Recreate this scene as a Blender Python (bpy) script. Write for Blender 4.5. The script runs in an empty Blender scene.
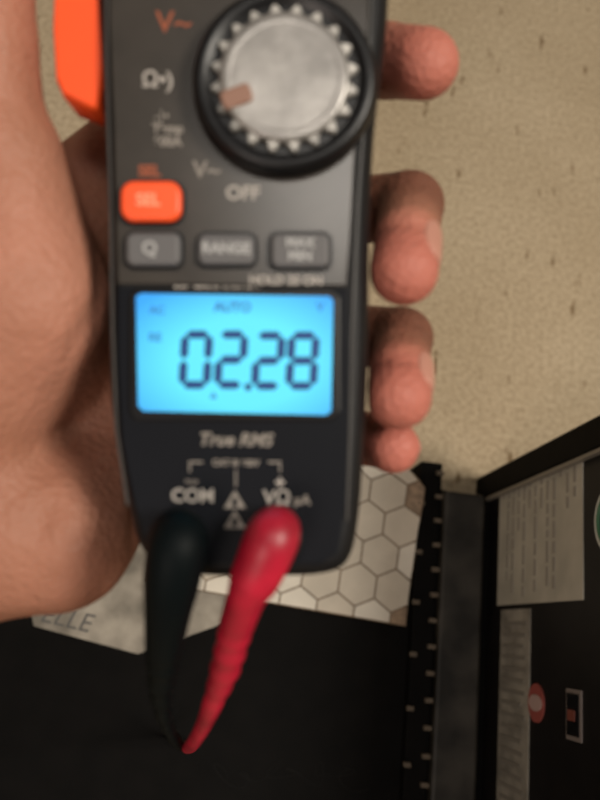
import bpy, math, random
import numpy as np
from mathutils import Vector, Matrix
random.seed(4)
F=780.0; DEV=0.21; S=DEV/F; H=0.75
col=bpy.context.scene.collection
bpy.context.scene.view_settings.view_transform='Standard'

# ---------------- camera frame (looking down at the floor, slightly tilted) -------------
Zc=Vector((105,225,780)).normalized()
Yc=Vector((280,2650,-780)); Yc=(Yc-Yc.dot(Zc)*Zc).normalized()
Xc=Yc.cross(Zc)
R=Matrix((Xc,Yc,Zc))
CAM=Vector((0,0,H))
M=Matrix.Translation(CAM)@R.to_4x4()
MD=M@Matrix.Translation((0,0,-DEV))      # meter / hand working frame

def V(px,py,z):                            # meter frame (metres)
    k=(F-z)/F
    return Vector(((px-300)*k*S,(400-py)*k*S,z*S))
def W(px,py,z): return MD@V(px,py,z)
def ray(px,py): return (R@Vector((px-300,400-py,-F))).normalized()
def G(px,py,z):
    d=ray(px,py); t=(z-H)/d.z
    return CAM+d*t
def GX(px,py,x):
    d=ray(px,py); t=(x-CAM.x)/d.x
    return CAM+d*t

# ---------------- materials -------------
def mat(name,c,rough=0.5,metal=0.0,noise=0.0,nscale=40,bump=0.0,bscale=200,emit=None,es=1.0,spec=0.5,c2=None,sss=0):
    m=bpy.data.materials.new(name); m.use_nodes=True
    nt=m.node_tree; b=nt.nodes['Principled BSDF']
    b.inputs['Base Color'].default_value=(*c,1); b.inputs['Roughness'].default_value=rough
    b.inputs['Metallic'].default_value=metal; b.inputs['Specular IOR Level'].default_value=spec
    tc=nt.nodes.new('ShaderNodeTexCoord')
    n=nt.nodes.new('ShaderNodeTexNoise'); n.inputs['Scale'].default_value=nscale; n.inputs['Detail'].default_value=4
    nt.links.new(tc.outputs['Object'],n.inputs['Vector'])
    r=nt.nodes.new('ShaderNodeValToRGB')
    k=noise
    lo=tuple(x*(1-k) for x in c); hi=tuple(min(1,x*(1+k)) for x in (c2 or c))
    r.color_ramp.elements[0].position=0.35; r.color_ramp.elements[1].position=0.65
    r.color_ramp.elements[0].color=(*lo,1); r.color_ramp.elements[1].color=(*hi,1)
    nt.links.new(n.outputs['Fac'],r.inputs['Fac']); nt.links.new(r.outputs['Color'],b.inputs['Base Color'])
    if bump>0:
        n2=nt.nodes.new('ShaderNodeTexNoise'); n2.inputs['Scale'].default_value=bscale; n2.inputs['Detail'].default_value=5
        nt.links.new(tc.outputs['Object'],n2.inputs['Vector'])
        bp=nt.nodes.new('ShaderNodeBump'); bp.inputs['Strength'].default_value=bump; bp.inputs['Distance'].default_value=0.001
        nt.links.new(n2.outputs['Fac'],bp.inputs['Height']); nt.links.new(bp.outputs['Normal'],b.inputs['Normal'])
    if emit:
        b.inputs['Emission Color'].default_value=(*emit,1); b.inputs['Emission Strength'].default_value=es
    return m

M_body=mat('rubber_body',(0.007,0.007,0.008),0.5,noise=.2,bump=.15,bscale=900,spec=.22)
M_face=mat('face_plastic',(0.040,0.034,0.029),0.25,noise=.15,nscale=60,spec=.6)
M_low=mat('lower_bezel',(0.004,0.005,0.008),0.5,spec=.15)
M_seam=mat('seam_grey',(0.055,0.052,0.049),0.4)
M_btn=mat('button_grey',(0.115,0.112,0.115),0.6)
M_btnt=mat('button_text',(0.36,0.36,0.36),0.5)
M_or=mat('orange_plastic',(1.0,0.10,0.02),0.4,noise=.05)
M_ort=mat('orange_print',(0.30,0.075,0.03),0.5)
M_white=mat('white_print',(0.38,0.35,0.32),0.5)
M_dim=mat('dim_print',(0.24,0.215,0.19),0.5)
M_black=mat('gloss_black',(0.004,0.004,0.005),0.35,spec=.35)
M_dial=mat('dial_grey',(0.36,0.345,0.32),0.34,metal=0.35,noise=.35,nscale=60)
M_dial2=mat('dial_centre',(0.31,0.295,0.28),0.34,metal=.5,noise=.4,nscale=45,bump=.2,bscale=100)
M_ptr=mat('dial_pointer',(0.26,0.14,0.10),0.5)
M_red=mat('red_lead_plastic',(0.40,0.007,0.028),0.42,noise=.3,nscale=60)
M_blk=mat('black_lead_plastic',(0.0015,0.0035,0.0042),0.55,spec=.10)
M_seg=mat('lcd_segment',(0.0,0.01,0.05),0.5,emit=(0.004,0.045,0.16),es=1)
M_seg2=mat('lcd_segment_faint',(0.02,0.12,0.3),0.5,emit=(0.02,0.17,0.45),es=.6)
M_lcd=bpy.data.materials.new('lcd_backlight'); M_lcd.use_nodes=True
nt=M_lcd.node_tree; b=nt.nodes['Principled BSDF']
b.inputs['Base Color'].default_value=(0.01,0.06,0.12,1); b.inputs['Roughness'].default_value=.5
tc=nt.nodes.new('ShaderNodeTexCoord'); mp=nt.nodes.new('ShaderNodeMapping')
g=nt.nodes.new('ShaderNodeTexGradient'); g.gradient_type='SPHERICAL'
mp.inputs['Location'].default_value=(-0.75,-0.6,0); mp.inputs['Scale'].default_value=(1.4,1.4,0)
nt.links.new(tc.outputs['Generated'],mp.inputs['Vector']); nt.links.new(mp.outputs['Vector'],g.inputs['Vector'])
r=nt.nodes.new('ShaderNodeValToRGB')
r.color_ramp.elements[0].color=(0.02,0.34,0.90,1); r.color_ramp.elements[1].color=(0.11,0.78,1,1)
r.color_ramp.elements[0].position=0.0; r.color_ramp.elements[1].position=0.5
nt.links.new(g.outputs['Fac'],r.inputs['Fac']); nt.links.new(r.outputs['Color'],b.inputs['Emission Color'])
b.inputs['Emission Strength'].default_value=1.03

# ---------------- helpers -------------
def mkobj(name,verts,faces,m,parent=None,mw=None,smooth=False):
    me=bpy.data.meshes.new(name); me.from_pydata([tuple(v) for v in verts],[],faces); me.update()
    if smooth:
        for p in me.polygons: p.use_smooth=True
    o=bpy.data.objects.new(name,me); col.objects.link(o)
    if m: me.materials.append(m)
    if parent: o.parent=parent
    if mw is not None: o.matrix_world=mw
    return o
def catmull(pts,n,closed=True):
    out=[];N=len(pts)
    rng=range(N if closed else N-1)
    for i in rng:
        if closed: p0,p1,p2,p3=[pts[(i+k-1)%N] for k in range(4)]
        else: p0,p1,p2,p3=[pts[min(max(i+k-1,0),N-1)] for k in range(4)]
        for j in range(n):
            t=j/n
            out.append(tuple(0.5*(2*b+(c-a)*t+(2*a-5*b+4*c-d)*t*t+(3*b-a-3*c+d)*t**3) for a,b,c,d in zip(p0,p1,p2,p3)))
    if not closed: out.append(tuple(pts[-1]))
    return out
def prism(name,pts,levels,m,parent,smooth=False,cap0=True):
    P=[Vector((x-300,400-y)) for x,y in pts]
    area=sum(P[i].x*P[(i+1)%len(P)].y-P[(i+1)%len(P)].x*P[i].y for i in range(len(P)))
    if area<0: P.reverse()
    N=len(P); nrm=[]
    for i in range(N):
        e1=(P[i]-P[i-1]); e2=(P[(i+1)%N]-P[i]); t=(e1.normalized()+e2.normalized())
        t=t.normalized() if t.length>1e-6 else e1.normalized()
        nrm.append(Vector((-t.y,t.x)))
    vs=[];fs=[]
    for z,ins in levels:
        for p,n in zip(P,nrm):
            q=p+n*ins; vs.append((q.x*S,q.y*S,z*S))
    for l in range(len(levels)-1):
        for i in range(N):
            a=l*N+i; b=l*N+(i+1)%N; fs.append((a,b,b+N,a+N))
    fs.append(tuple(range((len(levels)-1)*N,len(levels)*N)))
    if cap0: fs.append(tuple(reversed(range(N))))
    o=mkobj(name,vs,fs,m,parent)
    if smooth:
        for p in o.data.polygons:
            if len(p.vertices)==4: p.use_smooth=True
    return o
def rr(cx,cy,w,h,r,n=6,rot=0):
    out=[]
    for sx,sy,a0 in((1,1,0),(-1,1,90),(-1,-1,180),(1,-1,270)):
        for k in range(n+1):
            a=math.radians(a0+90*k/n)
            out.append((sx*(w/2-r)+r*math.cos(a),sy*(h/2-r)+r*math.sin(a)))
    c,s=math.cos(rot),math.sin(rot)
    return [(cx+x*c-y*s,cy+x*s+y*c) for x,y in out]
def circ(cx,cy,r,n=64): return [(cx+r*math.cos(2*math.pi*i/n),cy+r*math.sin(2*math.pi*i/n)) for i in range(n)]
def text(name,s,px,py,size,m,parent,z=2.0,rot=-0.015,shear=0,ext=0.3,bold=0.0,sx=1.0):
    cu=bpy.data.curves.new(name,'FONT'); cu.body=s; cu.size=size*S*1.38; cu.align_x='CENTER'; cu.align_y='CENTER'
    cu.extrude=ext*S; cu.shear=shear; cu.offset=bold*S; cu.materials.append(m)
    o=bpy.data.objects.new(name,cu); col.objects.link(o); o.parent=parent
    o.location=((px-300)*S,(400-py)*S,z*S); o.rotation_euler=(0,0,rot); o.scale=(sx,1,1)
    return o
def tube(name,pts,m,n=6,segs=20,rib=None,parent=None,ribamp=.86):
    data=catmull([(p.x,p.y,p.z,r) for p,r in pts],n,closed=False)
    P=[Vector(d[:3]) for d in data]; Rr=[d[3] for d in data]
    vs=[];fs=[]; up=None
    for i,p in enumerate(P):
        t=(P[min(i+1,len(P)-1)]-P[max(i-1,0)]).normalized()
        if up is None: up=t.orthogonal().normalized()
        up=(up-up.dot(t)*t).normalized(); bi=t.cross(up)
        rad=Rr[i]
        if rib and rib[0]<i<rib[1] and (i//2)%2: rad*=ribamp
        for k in range(segs):
            a=2*math.pi*k/segs; vs.append(p+up*math.cos(a)*rad+bi*math.sin(a)*rad)
    for i in range(len(P)-1):
        for k in range(segs):
            a=i*segs+k;b=i*segs+(k+1)%segs; fs.append((a,b,b+segs,a+segs))
    fs.append(tuple(reversed(range(segs)))); fs.append(tuple(range((len(P)-1)*segs,len(P)*segs)))
    return mkobj(name,vs,fs,m,parent,smooth=True)
def box(name,x0,x1,y0,y1,z0,z1,m,parent,bev=0.001):
    vs=[(x,y,z) for z in(z0,z1) for y in(y0,y1) for x in(x0,x1)]
    fs=[(0,2,3,1),(4,5,7,6),(0,1,5,4),(2,6,7,3),(0,4,6,2),(1,3,7,5)]
    o=mkobj(name,vs,fs,m,parent)
    if bev:
        md=o.modifiers.new('b','BEVEL'); md.width=bev; md.segments=2
    return o

# ================= CLAMP METER =================
meter=bpy.data.objects.new('clamp_meter',None); col.objects.link(meter); meter.matrix_world=MD
outline=[(90,-170),(90,-60),(93,20),(99,120),(104,240),(104,360),(110,440),(124,510),(136,550),(158,572),(200,580),(265,581),(325,578),(350,563),(360,520),(366,440),(370,350),(371,240),(376,130),(388,30),(392,-60),(392,-170)]
bp=[(x,y) for x,y in catmull(outline,5,True)]
prism('body_shell',bp,[(-132,26),(-122,10),(-105,2),(-60,0),(-58,3),(-54,3),(-52,0),(-24,0),(-10,4),(-3,10),(0,16)],M_body,meter,smooth=True)
face=[(110,-150),(110,20),(114,120),(117,250),(118,284),(346,286),(350,240),(356,130),(368,30),(372,-150)]
prism('upper_face_panel',face,[(-1,0),(1.0,0),(1.8,1.5)],M_face,meter)
low=[(118,288),(118,360),(122,440),(134,500),(146,545),(165,562),(320,564),(338,552),(346,500),(349,430),(350,356),(348,289)]
prism('lower_face_panel',low,[(-1,0),(.6,0),(1.2,1.5)],M_low,meter)
def strip(name,pts,w,z0,z1,m):
    a=[(x-w/2,y) for x,y in pts]; c=[(x+w/2,y) for x,y in reversed(pts)]
    return prism(name,a+c,[(z0,0),(z1,0)],m,meter)
strip('edge_seam_right',[(377,-140),(369,60),(358,200),(352,330),(350,430),(347,520)],2.2,-2,2.0,M_seam)
strip('edge_seam_left',[(107,-140),(107,60),(111,200),(113,330),(117,430),(128,505)],2.0,-2,2.0,M_seam)
# dial
dx,dy=285,88
prism('dial_base',circ(dx,dy,91),[(0,0),(14,0),(22,2),(26,6),(26,14),(18,18)],M_black,meter,smooth=True)
gear=[];T=20
for i in range(T*8):
    a=2*math.pi*i/(T*8); rad=(63,63,64,69,72,72,69,64)[i%8]
    gear.append((dx+rad*math.cos(a),dy+rad*math.sin(a)))
prism('dial_grip',gear,[(16,0),(24,0),(26,1.5)],M_dial,meter)
prism('dial_centre',circ(dx,dy,63.5),[(24,0),(28,1),(30,5),(28,12)],M_dial2,meter,smooth=True)
prism('dial_pointer',rr(239,108,30,18,5,5,-0.35),[(24,0),(31,0),(32,2)],M_ptr,meter)
# face print
text('print_amp','V~',174,24,22,M_ort,meter,bold=.2)
text('print_amp2','A',150,-20,20,M_ort,meter)
text('print_ohm','\u03a9\u2022)',158,81,16,M_white,meter,bold=.4)
text('print_cap','-|\u2022',162,117,12,M_dim,meter)
text('print_temp','Temp\n600A',168,136,9.5,M_dim,meter,bold=.5)
text('print_v','V~',207,171,17,M_dim,meter,bold=.4)
text('print_off','OFF',243,194,14,M_white,meter,bold=.5)
text('print_sel','SEL',150,172,11,M_ort,meter,bold=.6)
def button(name,cx,cy,w,h,r,m,z=12):
    prism(name+'_well',rr(cx,cy,w+7,h+7,r+3),[(1,0),(2.4,0)],M_black,meter)
    return prism(name,rr(cx,cy,w,h,r),[(2,0),(z-4,0),(z-1,1.5),(z,4)],m,meter,smooth=True)
button('orange_button',153,204,60,40,13,M_or,14)
text('orange_button_text','SEL',151,204,12,mat('or_txt',(.9,.36,.2),.5),meter,z=15,bold=.5)
button('button_hold',155,251,54,33,8,M_btn); text('hold_text','Q',152,251,13,M_btnt,meter,z=13,bold=.6)
button('button_range',227,251,56,31,8,M_btn); text('range_text','RANGE',227,251,10.5,M_btnt,meter,z=13,bold=.7)
button('button_max',300,252,58,34,8,M_btn); text('max_text','MAX\nMIN',300,252,9.5,M_btnt,meter,z=13,bold=.6)
text('strip_text','REL ZERO INRUSH',217,291,7.5,M_white,meter,bold=.4,z=2.5)
text('strip_text2','HOLD 2S ON',286,281,9,M_white,meter,bold=.4,z=2.5)
# LCD
prism('lcd_bezel',rr(235,355,210,132,12),[(0,0),(3,0),(4,2)],M_black,meter)
prism('lcd_screen',[(137,297),(142,294),(329,297),(333,301),(331,411),(326,415),(144,411),(139,406)],[(3,0),(4.6,0)],M_lcd,meter)
def seg7(name,x0,y0,w,h,segs,t=8.2,sl=0.06):
    g=.6; ym=y0+h/2; q=t/2
    def hs(y): return [(x0+g+q,y-q),(x0+w-g-q,y-q),(x0+w-g,y),(x0+w-g-q,y+q),(x0+g+q,y+q),(x0+g,y)]
    def vs_(x,a,b_): return [(x,a+g),(x+q,a+g+q),(x+q,b_-g-q),(x,b_-g),(x-q,b_-g-q),(x-q,a+g+q)]
    D={'a':hs(y0),'g':hs(ym),'d':hs(y0+h),'f':vs_(x0,y0,ym),'b':vs_(x0+w,y0,ym),'e':vs_(x0,ym,y0+h),'c':vs_(x0+w,ym,y0+h)}
    for s in segs:
        pts=[(x+(y0+h-y)*sl,y) for x,y in D[s]]
        prism(name+'_'+s,pts,[(4.4,0),(5.2,0)],M_seg,meter)
seg7('digit0',183,335,24,50,'abcdef'); seg7('digit1',218,335,24,50,'abged')
seg7('digit2',255,336,24,50,'abged'); seg7('digit3',289,336,24,50,'abcdefg')
prism('decimal_point',rr(248.5,387,7,7,2),[(4.4,0),(5.2,0)],M_seg,meter)
text('lcd_auto','AUTO',233,308,9.5,M_seg2,meter,z=5,bold=.5)
text('lcd_ac','AC',158,311,8,M_seg2,meter,z=5,bold=.3); text('lcd_v','V',320,308,9,M_seg2,meter,z=5,bold=.3)
text('lcd_dc','RE',156,338,8.5,M_seg2,meter,z=5,bold=.3)
text('lcd_bar','\u25b2',214,396,6,M_seg2,meter,z=5)
# lower print
text('print_truerms','True RMS',235,440,13,M_dim,meter,shear=.25,bold=.5)
text('print_cat','CAT III 600V',236,463,6.3,M_dim,meter,bold=.3)
strip('bracket_l',[(190,462),(190,472)],1.6,1,2,M_dim); prism('bracket_lt',[(189,461),(203,461),(203,463),(189,463)],[(1,0),(2,0)],M_dim,meter)
strip('bracket_r',[(280,462),(280,472)],1.6,1,2,M_dim); prism('bracket_rt',[(268,461),(281,461),(281,463),(268,463)],[(1,0),(2,0)],M_dim,meter)
strip('bracket_m',[(236,470),(236,486)],1.6,1,2,M_dim)
text('print_com','COM',193,496,13.5,M_white,meter,bold=.4)
text('print_v2','V\u03a9',277,498,14.5,M_white,meter,bold=.4); text('print_ua','\u00b5A',302,500,10,M_dim,meter,bold=.4)
text('print_plus','+',280,483,13,M_white,meter,bold=.6); text('print_sub','max',192,481,6,M_dim,meter)
for i,yy in enumerate((500,520)):
    prism('warning_triangle_%d'%i,[(235,yy-10),(246,yy+8),(224,yy+8)],[(1,0),(2,0)],M_dim,meter)
    prism('warning_bolt_%d'%i,rr(235,yy+2,5,9,1,2),[(1.5,0),(2.4,0)],M_low,meter)
for i,(jx,jy) in enumerate(((182,540),(276,540))):
    prism('jack_collar_%d'%i,circ(jx,jy,27,40),[(0,0),(4,0),(5,2)],M_black,meter,smooth=True)
prism('trigger_lever',[(60,-150),(50,-60),(47,20),(50,72),(58,90),(94,104),(102,60),(102,-150)],[(-80,4),(-74,0),(-20,0),(-12,4)],M_or,meter,smooth=True)
for sgn,nm in((-1,'jaw_left'),(1,'jaw_right')):
    ptsj=[]
    for k in range(13):
        a=math.radians(-90+ sgn*(8+ k*13.2)); ptsj.append((MD@Vector(((242-300+150*math.cos(a))*S,(400+330+150*math.sin(a)+0)*S,-65*S)),(38-k*1.2)*S))
    t=tube(nm,ptsj,M_body); t.parent=meter; t.matrix_parent_inverse=MD.inverted()
prism('jaw_base',rr(242,-175,290,60,24),[(-120,10),(-110,0),(-20,0),(-6,8)],M_body,meter,smooth=True)

# ================= TEST LEADS =================
fl=G(196,744,0.031)
tube('test_lead',[(W(276,533,3),22*S),(W(276,530,26),24*S),(W(272,538,42),26*S),(W(263,560,38),25.5*S),(W(253,582,30),23.5*S),(W(246,598,22),19*S),
   (W(235,632,-10),17.5*S),(W(226,666,-45),16.5*S),(W(214,700,-90),12*S),(W(203,726,-150),9.5*S),(W(193,743,-230),8.5*S),(W(187,748,-420),8*S),(W(193,748,-900),8*S),(fl,8*S)],M_red,n=8,rib=(46,64),ribamp=.9)
fl2=G(190,738,0.031)
tube('test_lead.001',[(W(180,538,3),22*S),(W(179,536,26),27*S),(W(177,545,44),29*S),(W(172,580,38),27*S),(W(167,620,15),22*S),
   (W(163,660,-25),18*S),(W(161,695,-80),13*S),(W(167,725,-160),9*S),(W(178,743,-300),8*S),(W(186,747,-700),8*S),(fl2+Vector((-.02,0,0)),8*S)],M_blk,n=8,rib=(38,62))

# ================= HAND (implicit surface, one continuous skin) =================
def U(px,py,z):
    k=(F-z)/F; return np.array([(px-300)*k,(400-py)*k,z],dtype=np.float32)
vox=5.0
lo=np.array([-1000,-450,-340],dtype=np.float32); hi=np.array([260,620,150],dtype=np.float32)
nx,ny,nz=[int((hi[i]-lo[i])/vox)+1 for i in range(3)]
gx=(lo[0]+vox*np.arange(nx,dtype=np.float32))[:,None,None]
gy=(lo[1]+vox*np.arange(ny,dtype=np.float32))[None,:,None]
gz=(lo[2]+vox*np.arange(nz,dtype=np.float32))[None,None,:]
def cap(a,b,ra,rb):
    ab=b-a; L=float((ab*ab).sum())+1e-6
    t=((gx-a[0])*ab[0]+(gy-a[1])*ab[1]+(gz-a[2])*ab[2])/L
    t=np.clip(t,0,1)
    d=np.sqrt((gx-a[0]-t*ab[0])**2+(gy-a[1]-t*ab[1])**2+(gz-a[2]-t*ab[2])**2)
    return d-(ra+(rb-ra)*t)
def smin(a,b,k):
    h=np.clip(0.5+0.5*(b-a)/k,0,1); return b+(a-b)*h-k*h*(1-h)
def chain(pts,k):
    d=None
    for (a,ra),(b_,rb) in zip(pts[:-1],pts[1:]):
        c=cap(a,b_,ra,rb); d=c if d is None else smin(d,c,k)
    return d
fingers={
 'index':[(U(170,110,-215),52),(U(325,50,-200),43),(U(386,61,-140),42),(U(424,64,-92),39)],
 'middle':[(U(180,220,-222),52),(U(345,212,-205),42),(U(410,205,-135),39),(U(407,238,-74),35),(U(404,271,-42),36.5)],
 'ring':[(U(180,330,-222),50),(U(340,335,-205),40),(U(402,338,-133),35.5),(U(400,368,-80),33),(U(399,397,-48),35)],
 'pinky':[(U(170,430,-215),44),(U(325,435,-200),36),(U(382,440,-140),32),(U(393,447,-105),30.5)]}
fd=None
for kx,pts in fingers.items():
    d=chain(pts,6); fd=d if fd is None else np.minimum(fd,d)
wr=U(-190,450,-150)
palm=cap(wr,U(170,115,-222),100,52)
for tgt,ra,rb in((U(180,220,-232),100,52),(U(180,330,-232),100,50),(U(170,425,-225),100,46)):
    palm=smin(palm,cap(wr,tgt,ra,rb),30)
palm=smin(palm,cap(U(-70,430,-110),U(20,300,-70),125,92),35)      # thenar
palm=smin(palm,cap(U(20,300,-70),U(-2,165,-45),92,70),30)
palm=smin(palm,cap(U(-60,520,-130),U(55,528,-140),140,93),35)     # hypothenar
palm=smin(palm,cap(U(55,528,-140),U(150,450,-215),90,48),30)
palm=smin(palm,cap(U(30,340,-140),U(75,240,-175),95,66),30)
thumb=chain([(U(-10,170,-45),64),(U(-22,40,-28),58),(U(-16,-60,-22),50),(U(5,-120,-20),44)],10)
palm=smin(palm,thumb,18)
arm=chain([(wr,112),(U(-420,530,-160),105),(U(-800,640,-200),130)],40)
palm=smin(palm,arm,40)
def groove(D,pts,depth,wid):
    g_=None
    for a,b_ in zip(pts[:-1],pts[1:]):
        c=cap(a,b_,0,0); g_=c if g_ is None else np.minimum(g_,c)
    return D+depth*np.exp(-(g_/wid)**2)
palm=groove(palm,[U(104,250,-60),U(84,330,-30),U(70,400,-20),U(62,470,-40),U(40,530,-50)],7,13)
palm=groove(palm,[U(60,118,0),U(30,150,20),U(-20,165,25)],6,11)
for fn in ('middle','ring'):
    c_=fingers[fn][3][0]; fd=groove(fd,[c_+np.array([-50,6,10]),c_+np.array([6,6,44])],4,7)
D=smin(palm,fd,22)
bodyd=np.maximum(np.maximum(np.abs(gx-(-62))-(136),np.abs(gy-110)-300),np.maximum(-134-gz,gz-10))
D=np.maximum(D,-bodyd-1)
def surface_nets(D):
    ins=D<0
    c=np.zeros((nx-1,ny-1,nz-1),dtype=np.int8)
    offs=[(i,j,k) for i in(0,1) for j in(0,1) for k in(0,1)]
    for i,j,k in offs: c+=ins[i:nx-1+i,j:ny-1+j,k:nz-1+k]
    act=np.argwhere((c>0)&(c<8)); idm=-np.ones(c.shape,dtype=np.int64)
    idm[act[:,0],act[:,1],act[:,2]]=np.arange(len(act))
    acc=np.zeros((len(act),3)); cnt=np.zeros(len(act))
    for o in offs:
        for ax in range(3):
            if o[ax]==0:
                o2=list(o); o2[ax]=1
                a=D[act[:,0]+o[0],act[:,1]+o[1],act[:,2]+o[2]]; b_=D[act[:,0]+o2[0],act[:,1]+o2[1],act[:,2]+o2[2]]
                m_=(a<0)!=(b_<0); t=np.where(m_,a/np.where(m_,a-b_,1),0)
                p=np.tile(np.array(o,dtype=float),(len(act),1)); p[:,ax]=t
                acc[m_]+=p[m_]; cnt[m_]+=1
    vs=(act+acc/cnt[:,None])*vox+lo
    quads=[]
    for ax in range(3):
        a=[slice(None)]*3; b_=[slice(None)]*3; a[ax]=slice(0,-1); b_[ax]=slice(1,None)
        A=ins[tuple(a)]; B=ins[tuple(b_)]
        e=np.argwhere(A!=B); u,w=(ax+1)%3,(ax+2)%3
        ok=(e[:,u]>0)&(e[:,w]>0)&(e[:,u]<D.shape[u]-1)&(e[:,w]<D.shape[w]-1); e=e[ok]
        fl_=A[e[:,0],e[:,1],e[:,2]]
        def cid(du,dw):
            q=e.copy(); q[:,u]-=du; q[:,w]-=dw; return idm[q[:,0],q[:,1],q[:,2]]
        Q=np.stack([cid(1,1),cid(0,1),cid(0,0),cid(1,0)],1)
        Q[~fl_]=Q[~fl_][:,::-1]; quads.append(Q)
    return vs,np.concatenate(quads)
hv,hq=surface_nets(D)
hq=hq[(hq>=0).all(1)]
tips=[pts[-1][0] for pts in fingers.values()]
tipf=np.zeros(len(hv))
for t in tips: tipf=np.maximum(tipf,np.clip(1.35-np.linalg.norm(hv-t,axis=1)/60,0,1))
shadef=np.zeros(len(hv))
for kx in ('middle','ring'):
    c_=fingers[kx][2][0]; shadef=np.maximum(shadef,np.clip(1.95-np.linalg.norm(hv-c_,axis=1)/48,0,1))
shadef=np.clip(shadef-tipf*.35,0,1)*.9  # vertex mask for shade painted on the middle and ring finger tops
M_skin=bpy.data.materials.new('skin'); M_skin.use_nodes=True
nt=M_skin.node_tree; b=nt.nodes['Principled BSDF']
tc=nt.nodes.new('ShaderNodeTexCoord')
n=nt.nodes.new('ShaderNodeTexNoise'); n.inputs['Scale'].default_value=18; n.inputs['Detail'].default_value=5
r=nt.nodes.new('ShaderNodeValToRGB'); r.color_ramp.elements[0].position=.3; r.color_ramp.elements[1].position=.7
r.color_ramp.elements[0].color=(0.31,0.135,0.082,1); r.color_ramp.elements[1].color=(0.46,0.205,0.14,1)
nt.links.new(tc.outputs['Object'],n.inputs['Vector']); nt.links.new(n.outputs['Fac'],r.inputs['Fac'])
at=nt.nodes.new('ShaderNodeAttribute'); at.attribute_name='tip'
mx=nt.nodes.new('ShaderNodeMixRGB'); mx.inputs[2].default_value=(0.48,0.145,0.11,1)
nt.links.new(at.outputs['Fac'],mx.inputs[0]); nt.links.new(r.outputs['Color'],mx.inputs[1])
at2=nt.nodes.new('ShaderNodeAttribute'); at2.attribute_name='painted_shade'
mx2=nt.nodes.new('ShaderNodeMixRGB'); mx2.inputs[2].default_value=(0.15,0.058,0.036,1)  # dark brown mixed into the skin colour as painted finger shade
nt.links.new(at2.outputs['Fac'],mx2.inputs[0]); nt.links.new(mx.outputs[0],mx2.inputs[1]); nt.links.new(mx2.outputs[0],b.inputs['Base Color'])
b.inputs['Roughness'].default_value=.55; b.inputs['Specular IOR Level'].default_value=.3
b.inputs['Subsurface Weight'].default_value=.1; b.inputs['Subsurface Radius'].default_value=(1,.35,.2); b.inputs['Subsurface Scale'].default_value=.003
n2=nt.nodes.new('ShaderNodeTexVoronoi'); n2.inputs['Scale'].default_value=500
n3=nt.nodes.new('ShaderNodeTexNoise'); n3.inputs['Scale'].default_value=70; n3.inputs['Detail'].default_value=6
ad=nt.nodes.new('ShaderNodeMath'); ad.operation='MULTIPLY_ADD'; ad.inputs[1].default_value=.3
nt.links.new(tc.outputs['Object'],n2.inputs['Vector']); nt.links.new(tc.outputs['Object'],n3.inputs['Vector'])
nt.links.new(n2.outputs['Distance'],ad.inputs[0]); nt.links.new(n3.outputs['Fac'],ad.inputs[2])
bm_=nt.nodes.new('ShaderNodeBump'); bm_.inputs['Strength'].default_value=.7; bm_.inputs['Distance'].default_value=.002
nt.links.new(ad.outputs[0],bm_.inputs['Height']); nt.links.new(bm_.outputs['Normal'],b.inputs['Normal'])
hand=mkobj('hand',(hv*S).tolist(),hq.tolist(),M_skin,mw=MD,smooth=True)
a_=hand.data.attributes.new('tip','FLOAT','POINT'); a_.data.foreach_set('value',tipf.astype(np.float32))
a_=hand.data.attributes.new('painted_shade','FLOAT','POINT'); a_.data.foreach_set('value',shadef.astype(np.float32))
sm=hand.modifiers.new('s','SMOOTH'); sm.factor=.5; sm.iterations=3
M_nail=mat('nail',(0.47,0.225,0.17),0.3,noise=.05)
def nail(name,c,nrm,axis,w,l,th=3.0):
    nrm=Vector(nrm).normalized(); axis=Vector(axis); axis=(axis-axis.dot(nrm)*nrm).normalized(); sd=axis.cross(nrm)
    vs=[];fs=[];A,B=20,12
    for j in range(B+1):
        ph=math.pi*j/B
        for i in range(A):
            th_=2*math.pi*i/A
            x=math.sin(ph)*math.cos(th_); y=math.sin(ph)*math.sin(th_); z=math.cos(ph)
            x=math.copysign(abs(x)**.75,x); y=math.copysign(abs(y)**.75,y)
            p=Vector(c)+sd*(x*w)+axis*(y*l)+nrm*(z*th - (x*x)*w*.38)
            vs.append(p*S)
    for j in range(B):
        for i in range(A):
            a=j*A+i;b_=j*A+(i+1)%A; fs.append((a,b_,b_+A,a+A))
    return mkobj(name,vs,fs,M_nail,hand,smooth=True)
def pnail(name,fname,nrm,w,l,off):
    pts=fingers[fname]; a=Vector(pts[-2][0].tolist()); c=Vector(pts[-1][0].tolist()); r_=pts[-1][1]
    n_=Vector(nrm).normalized(); ax=(c-a).normalized(); n_=(n_-n_.dot(ax)*ax).normalized()
    nail(name,a.lerp(c,off)+n_*(r_+.2),n_,ax,w,l)
pnail('nail_middle','middle',(1,0.2,0.45),21,27,.4)
pnail('nail_ring','ring',(1,0.2,0.45),19,24,.4)
pnail('nail_index','index',(0.7,0.2,-0.6),20,25,.8)
pnail('nail_pinky','pinky',(0.8,0,-0.4),14,18,.7)

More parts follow.
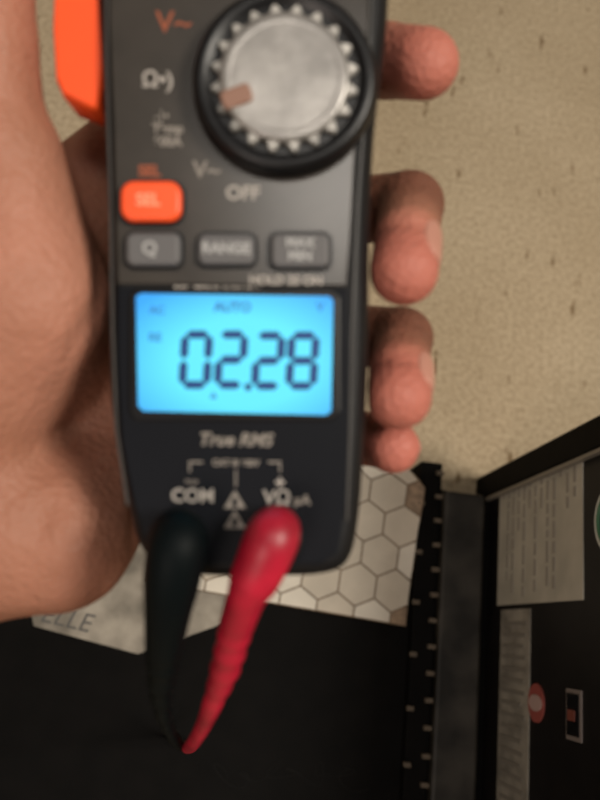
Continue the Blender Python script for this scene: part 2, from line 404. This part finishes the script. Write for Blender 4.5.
# ================= FLOOR / ROOM =================
M_carpet=bpy.data.materials.new('carpet'); M_carpet.use_nodes=True
nt=M_carpet.node_tree; b=nt.nodes['Principled BSDF']; tc=nt.nodes.new('ShaderNodeTexCoord')
def noise(sc,det=4,stretch=None):
    q=nt.nodes.new('ShaderNodeTexNoise'); q.inputs['Scale'].default_value=sc; q.inputs['Detail'].default_value=det
    if stretch:
        mpp=nt.nodes.new('ShaderNodeMapping'); mpp.inputs['Scale'].default_value=stretch
        nt.links.new(tc.outputs['Object'],mpp.inputs['Vector']); nt.links.new(mpp.outputs['Vector'],q.inputs['Vector'])
    else: nt.links.new(tc.outputs['Object'],q.inputs['Vector'])
    return q
def ramp(src,p0,c0,p1,c1):
    q=nt.nodes.new('ShaderNodeValToRGB'); e=q.color_ramp.elements; e[0].position=p0;e[0].color=(*c0,1);e[1].position=p1;e[1].color=(*c1,1)
    nt.links.new(src,q.inputs['Fac']); return q
def mul(a,b_):
    q=nt.nodes.new('ShaderNodeMixRGB'); q.blend_type='MULTIPLY'; q.inputs[0].default_value=1
    nt.links.new(a,q.inputs[1]); nt.links.new(b_,q.inputs[2]); return q
c1=ramp(noise(5).outputs['Fac'],.3,(0.42,0.335,0.225),.7,(0.52,0.425,0.30))
c2=ramp(noise(200,6).outputs['Fac'],.33,(.76,.74,.71),.62,(1,1,1))
c3=ramp(noise(38,3,(1.9,.6,1)).outputs['Fac'],.29,(.50,.44,.37),.35,(1,1,1))
m1=mul(c1.outputs[0],c2.outputs[0]); m2=mul(m1.outputs[0],c3.outputs[0])
nt.links.new(m2.outputs[0],b.inputs['Base Color']); b.inputs['Roughness'].default_value=.95; b.inputs['Specular IOR Level'].default_value=.1
bp_=nt.nodes.new('ShaderNodeBump'); bp_.inputs['Strength'].default_value=.7; bp_.inputs['Distance'].default_value=.004
nt.links.new(noise(120,6).outputs['Fac'],bp_.inputs['Height']); nt.links.new(bp_.outputs['Normal'],b.inputs['Normal'])
box('floor',-2,2,-2,2,-.02,0,M_carpet,None,bev=0)
M_wall=mat('wall_paint',(.55,.5,.42),.9,noise=.03)
box('wall_back',-2,2,2,2.1,0,2.4,M_wall,None,0); box('wall_front',-2,2,-2.1,-2,0,2.4,M_wall,None,0)
box('wall_left',-2.1,-2,-2,2,0,2.4,M_wall,None,0); box('wall_right',2,2.1,-2,2,0,2.4,M_wall,None,0)

# ================= COMPUTER CASE =================
ZF=0.03
case=bpy.data.objects.new('computer_case',None); col.objects.link(case)
Xr=G(490,492,ZF).x; Yt=G(445,490,ZF).y
M_case=mat('case_black',(0.0022,0.0018,0.0016),0.7,noise=.3,bump=.2,bscale=60,spec=.10)
M_case2=mat('case_wall',(0.007,0.006,0.006),0.5,noise=.2,spec=.25)
M_rail=mat('rail_grey',(0.028,0.025,0.021),0.45,noise=.6,nscale=25,spec=.3)
M_tab=mat('tab_metal',(0.10,0.075,0.05),0.5)
M_edge=mat('edge_line',(0.20,0.18,0.15),0.5)
Xl=Xr-.80; Yb=Yt-.62; ZT=0.36
box('case_base',Xl,Xr+.015,Yb,Yt,0.0005,ZF,M_case,case,.002)
box('case_wall_panel',Xr,Xr+.012,Yb,Yt+.0,ZF,ZT,M_case2,case,.001)
box('case_wall_lip',Xr-.004,Xr+.014,Yt-.002,Yt+.022,0.0005,ZT+.004,M_case,case,.002)
box('case_wall_lip_line',Xr-.0055,Xr-.001,Yt-.006,Yt-.003,ZF,ZT,M_edge,case,.0003)
xa=G(442,560,ZF+.02).x; xb=G(484,560,ZF+.02).x
box('case_rail',xa,xb,Yb+.01,Yt-.004,ZF,ZF+.02,M_rail,case,.003)
xs0=G(416,560,ZF+.012).x; xs1=G(438,560,ZF+.012).x; ys=G(430,462,ZF+.012).y
box('case_slot_strip',xs0,xs1,Yb+.01,ys,0.0005,ZF+.012,M_case,case,.001)
i=0; y=ys-.008
while y>Yb+.03:
    box('slot_tab_%d'%i,xs1-.006,xs1+.001,y-.004,y,ZF+.010,ZF+.015,M_tab,case,.0004)
    if i%2: box('slot_tab_l_%d'%i,xs0-.001,xs0+.005,y-.012,y-.008,ZF+.010,ZF+.0145,M_tab,case,.0004)
    y-=.0225; i+=1
def wbox(name,pa,pb,m,parent=case,t=.0008,off=0):
    A=GX(*pa,Xr); B=GX(*pb,Xr); y0,y1=sorted((A.y,B.y)); z0,z1=sorted((A.z,B.z))
    return box(name,Xr-t-off,Xr+.0002,y0,y1,z0,z1,m,parent,0),(y0,y1,z0,z1)
M_lab=mat('label_grey',(0.42,0.40,0.345),.6,noise=.12,nscale=30); M_ink=mat('label_ink',(0.27,0.25,0.22),.6)
M_ink2=mat('dark_ink',(0.09,0.085,0.08),.6)
_,(y0,y1,z0,z1)=wbox('label_sheet',(501,481),(584,600),M_lab)
for k in range(13):
    zz=z0+(z1-z0)*(k+.8)/14; yy=y1-.010
    while yy>y0+.012:
        L=random.uniform(.005,.018); e=max(y0+.006,yy-L)
        box('label_line_%d'%k,Xr-.0012,Xr-.0007,e,yy,zz,zz+(z1-z0)*.026,M_ink,case,0)
        yy=e-.003
        if random.random()<.12: break
_,(y0,y1,z0,z1)=wbox('label_strip',(502,610),(527,900),mat('label2',(0.24,0.225,0.195),.6,noise=.3,nscale=50))
ml2=mat('label2_ink',(.185,.172,.15),.6)
yb_=y1-.01; k=0
while yb_>y0+.004 and k<34:
    box('label2_line_%d'%k,Xr-.0012,Xr-.0007,yb_-.003,yb_,z0+.006,z1-.006-random.random()*.01,ml2,case,0); yb_-=.009; k+=1
def wdisc(name,c,ry,rz,m,t):
    vs=[];N=40
    for x in(Xr+.0002,Xr-t):
        for k in range(N):
            a=2*math.pi*k/N; vs.append((x,c.y+ry*math.cos(a),c.z+rz*math.sin(a)))
    fs=[tuple(range(N)),tuple(range(2*N-1,N-1,-1))]+[(k,(k+1)%N,N+(k+1)%N,N+k) for k in range(N)]
    return mkobj(name,vs,fs,m,case)
c=GX(537,703,Xr)
wdisc('round_sticker',c,.014,.014,mat('sticker_red',(.30,.07,.06),.5),.0012)
wdisc('round_sticker_centre',c,.006,.0115,mat('sticker_white',(.42,.30,.28),.5),.0018)
c=GX(575,715,Xr)
box('badge_frame',Xr-.0012,Xr,c.y-.0165,c.y+.0165,c.z-.011,c.z+.011,mat('badge_white',(.20,.17,.16),.5),case,0)
box('badge_inner',Xr-.002,Xr-.001,c.y-.0135,c.y+.0135,c.z-.0085,c.z+.0085,M_black,case,0)
box('badge_mark',Xr-.0028,Xr-.0018,c.y-.004,c.y+.003,c.z-.006,c.z+.004,mat('badge_red',(.18,.05,.035),.5),case,0)
M_wc=mat('white_cable',(.50,.52,.48),.5); M_gc=mat('green_cable',(.04,.14,.07),.5)
cc=GX(622,520,Xr)
tube('cable_loop_white',[(Vector((Xr-.006,cc.y+.022*math.cos(a),cc.z+.022*math.sin(a))),.0016) for a in [i*2*math.pi/12 for i in range(13)]],M_wc,parent=case)
tube('cable_loop_green',[(Vector((Xr-.007,cc.y+.018*math.cos(a),cc.z+.018*math.sin(a))),.0014) for a in [i*2*math.pi/12 for i in range(13)]],M_gc,parent=case)
def gtext(name,s,px,py,size,m,z,rot,parent,shear=0.3):
    cu=bpy.data.curves.new(name,'FONT'); cu.body=s; cu.size=size; cu.align_x='CENTER'; cu.align_y='CENTER'; cu.extrude=.0002; cu.shear=shear; cu.materials.append(m)
    o=bpy.data.objects.new(name,cu); col.objects.link(o); p=G(px,py,z); o.location=p; o.rotation_euler=(0,0,rot); o.parent=parent; return o
M_faint=mat('faint_print',(.006,.0055,.005),.6,spec=.15)
pp=[]
for k in range(90):
    t=k/89; q=G(215+145*t,778-6*math.sin(t*3),ZF)
    pp.append((Vector((q.x+.010*math.cos(t*37+math.sin(t*13)),q.y+(.006+.005*math.sin(t*21))*math.sin(t*37),ZF+.0002)),.0005))
tube('case_engraving',pp,M_faint,n=3,segs=6,parent=case)

# ================= HEXAGON PATTERNED PAPER =================
zb=ZF+.0025
pc=G(401,626,zb); pt=G(414,478,zb+.01)
x1=pc.x+.004; x0=x1-.235; y0=pc.y; y1=pt.y+.012
def hz(x,y):
    u=(x-x0)/(x1-x0); w=(y-y0)/(y1-y0)
    return zb+.022*max(0,u-.75)**2*16*max(0,w-.2)+.0015*math.sin(u*9+w*3)+.0015
def skew(x,y): return (x - (y-y0)*-.06, y-.06*(x-x1))
def clip(poly):
    def cl(P,f):
        out=[]
        for i in range(len(P)):
            a,b_=P[i-1],P[i]; fa,fb=f(a),f(b_)
            if (fa>=0)!=(fb>=0):
                t=fa/(fa-fb); out.append((a[0]+(b_[0]-a[0])*t,a[1]+(b_[1]-a[1])*t))
            if fb>=0: out.append(b_)
        return out
    for f in(lambda p:p[0]-x0-.001,lambda p:x1-.001-p[0],lambda p:p[1]-y0-.001,lambda p:y1-.001-p[1],lambda p:(x1+y1-.022)-(p[0]+p[1])):
        if not poly: return []
        poly=cl(poly,f)
    return poly
hp=bpy.data.objects.new('hexagon_patterned_paper',None); col.objects.link(hp)
vs=[];fs=[];NX,NY=40,30
M_pbase=mat('paper_brown',(0.20,0.14,0.09),.7,noise=.2)
for j in range(NY+1):
    for i in range(NX+1):
        x=x0+(x1-x0)*i/NX; y=y0+(y1-y0)*j/NY
        if x+y>x1+y1-.021: 
            ex=(x+y)-(x1+y1-.021); x-=ex/2; y-=ex/2
        sx,sy=skew(x,y); vs.append((sx,sy,hz(x,y)))
for j in range(NY):
    for i in range(NX):
        a=j*(NX+1)+i; fs.append((a,a+1,a+NX+2,a+NX+1))
o=mkobj('paper_sheet_base',vs,fs,M_pbase,hp,smooth=True); so=o.modifiers.new('s','SOLIDIFY'); so.thickness=.0008; so.offset=-1
hm=[mat('hex_cream',(.56,.50,.41),.6,noise=.06),mat('hex_taupe',(.27,.19,.125),.6,noise=.3,nscale=120),mat('hex_white',(.68,.63,.54),.6,noise=.05)]
hr=.0195; st=hr*1.732
sets=[([],[]),([],[]),([],[])]
for iy in range(-1,12):
    for ix in range(-1,12):
        cx=x0+ix*st+(iy%2)*st/2; cy=y0+iy*hr*1.5
        poly=[(cx+(hr-.0009)*math.sin(math.radians(60*k)),cy+(hr-.0009)*math.cos(math.radians(60*k))) for k in range(6)]
        poly=clip(poly)
        if len(poly)<3: continue
        q=random.random(); mi=1 if q<.13 else (2 if q<.55 else 0)
        V_,F_=sets[mi]; b0=len(V_); mxx=sum(p[0] for p in poly)/len(poly); myy=sum(p[1] for p in poly)/len(poly)
        for (x,y) in poly+[(mxx,myy)]:
            sx,sy=skew(x,y); V_.append((sx,sy,hz(x,y)+.0007))
        for k in range(len(poly)): F_.append((b0+(k+1)%len(poly),b0+k,b0+len(poly)))
for k,(V_,F_) in enumerate(sets): mkobj('hexagons_%d'%k,V_,F_,hm[k],hp)
# ================= plain paper sheet with lettering =================
ps=bpy.data.objects.new('paper_sheet',None); col.objects.link(ps)
zc=ZF+.0002
q=[G(34,626,zc),G(138,654,zc),G(222,624,zc),G(240,560,zc),G(150,500,zc),G(20,560,zc)]
vs=[(p.x,p.y,zc) for p in q]+[(p.x,p.y,zc+.0008) for p in q]
N=len(q)
mkobj('sheet',vs,[tuple(range(N-1,-1,-1)),tuple(range(N,2*N))]+[(k,(k+1)%N,N+(k+1)%N,N+k) for k in range(N)],mat('paper_grey',(.23,.205,.165),.7,noise=.3,nscale=30,c2=(.30,.27,.225)),ps)
gtext('sheet_text','ELLE',66,619,.022,M_ink2,zc+.001,-.12,ps,shear=.2)

# ================= LIGHTS / WORLD / CAMERA =================
def area(name,loc,target,size,power,colr):
    l=bpy.data.lights.new(name,'AREA'); l.size=size; l.energy=power; l.color=colr
    o=bpy.data.objects.new(name,l); col.objects.link(o); o.location=loc
    o.rotation_euler=(Vector(target)-Vector(loc)).to_track_quat('-Z','Y').to_euler(); return o
area('ceiling_light',(1.0,0.05,2.0),(0.1,0,.2),.5,30,(1,.92,.80))
area('side_light',(-0.6,-1.0,1.5),(0,0,.5),.5,6.5,(1,.84,.74))
hp_=W(322,205,0); dirv=(R@Vector((60,215,780))).normalized()
area('added_gloss_light',hp_+dirv*1.5,hp_,.35,4.0,(1,.93,.84))  # added lamp, placed so its reflection puts a gloss on the meter face
w=bpy.data.worlds.new('world'); bpy.context.scene.world=w; w.use_nodes=True
w.node_tree.nodes['Background'].inputs[0].default_value=(1,.92,.82,1); w.node_tree.nodes['Background'].inputs[1].default_value=.13
cd=bpy.data.cameras.new('camera'); cam=bpy.data.objects.new('camera',cd); col.objects.link(cam)
cam.matrix_world=M; cd.sensor_fit='VERTICAL'; cd.sensor_height=24; cd.lens=24*F/800; cd.clip_start=.01
cd.dof.use_dof=True; cd.dof.focus_distance=.385; cd.dof.aperture_fstop=cd.lens/1000/.0044
bpy.context.scene.camera=cam
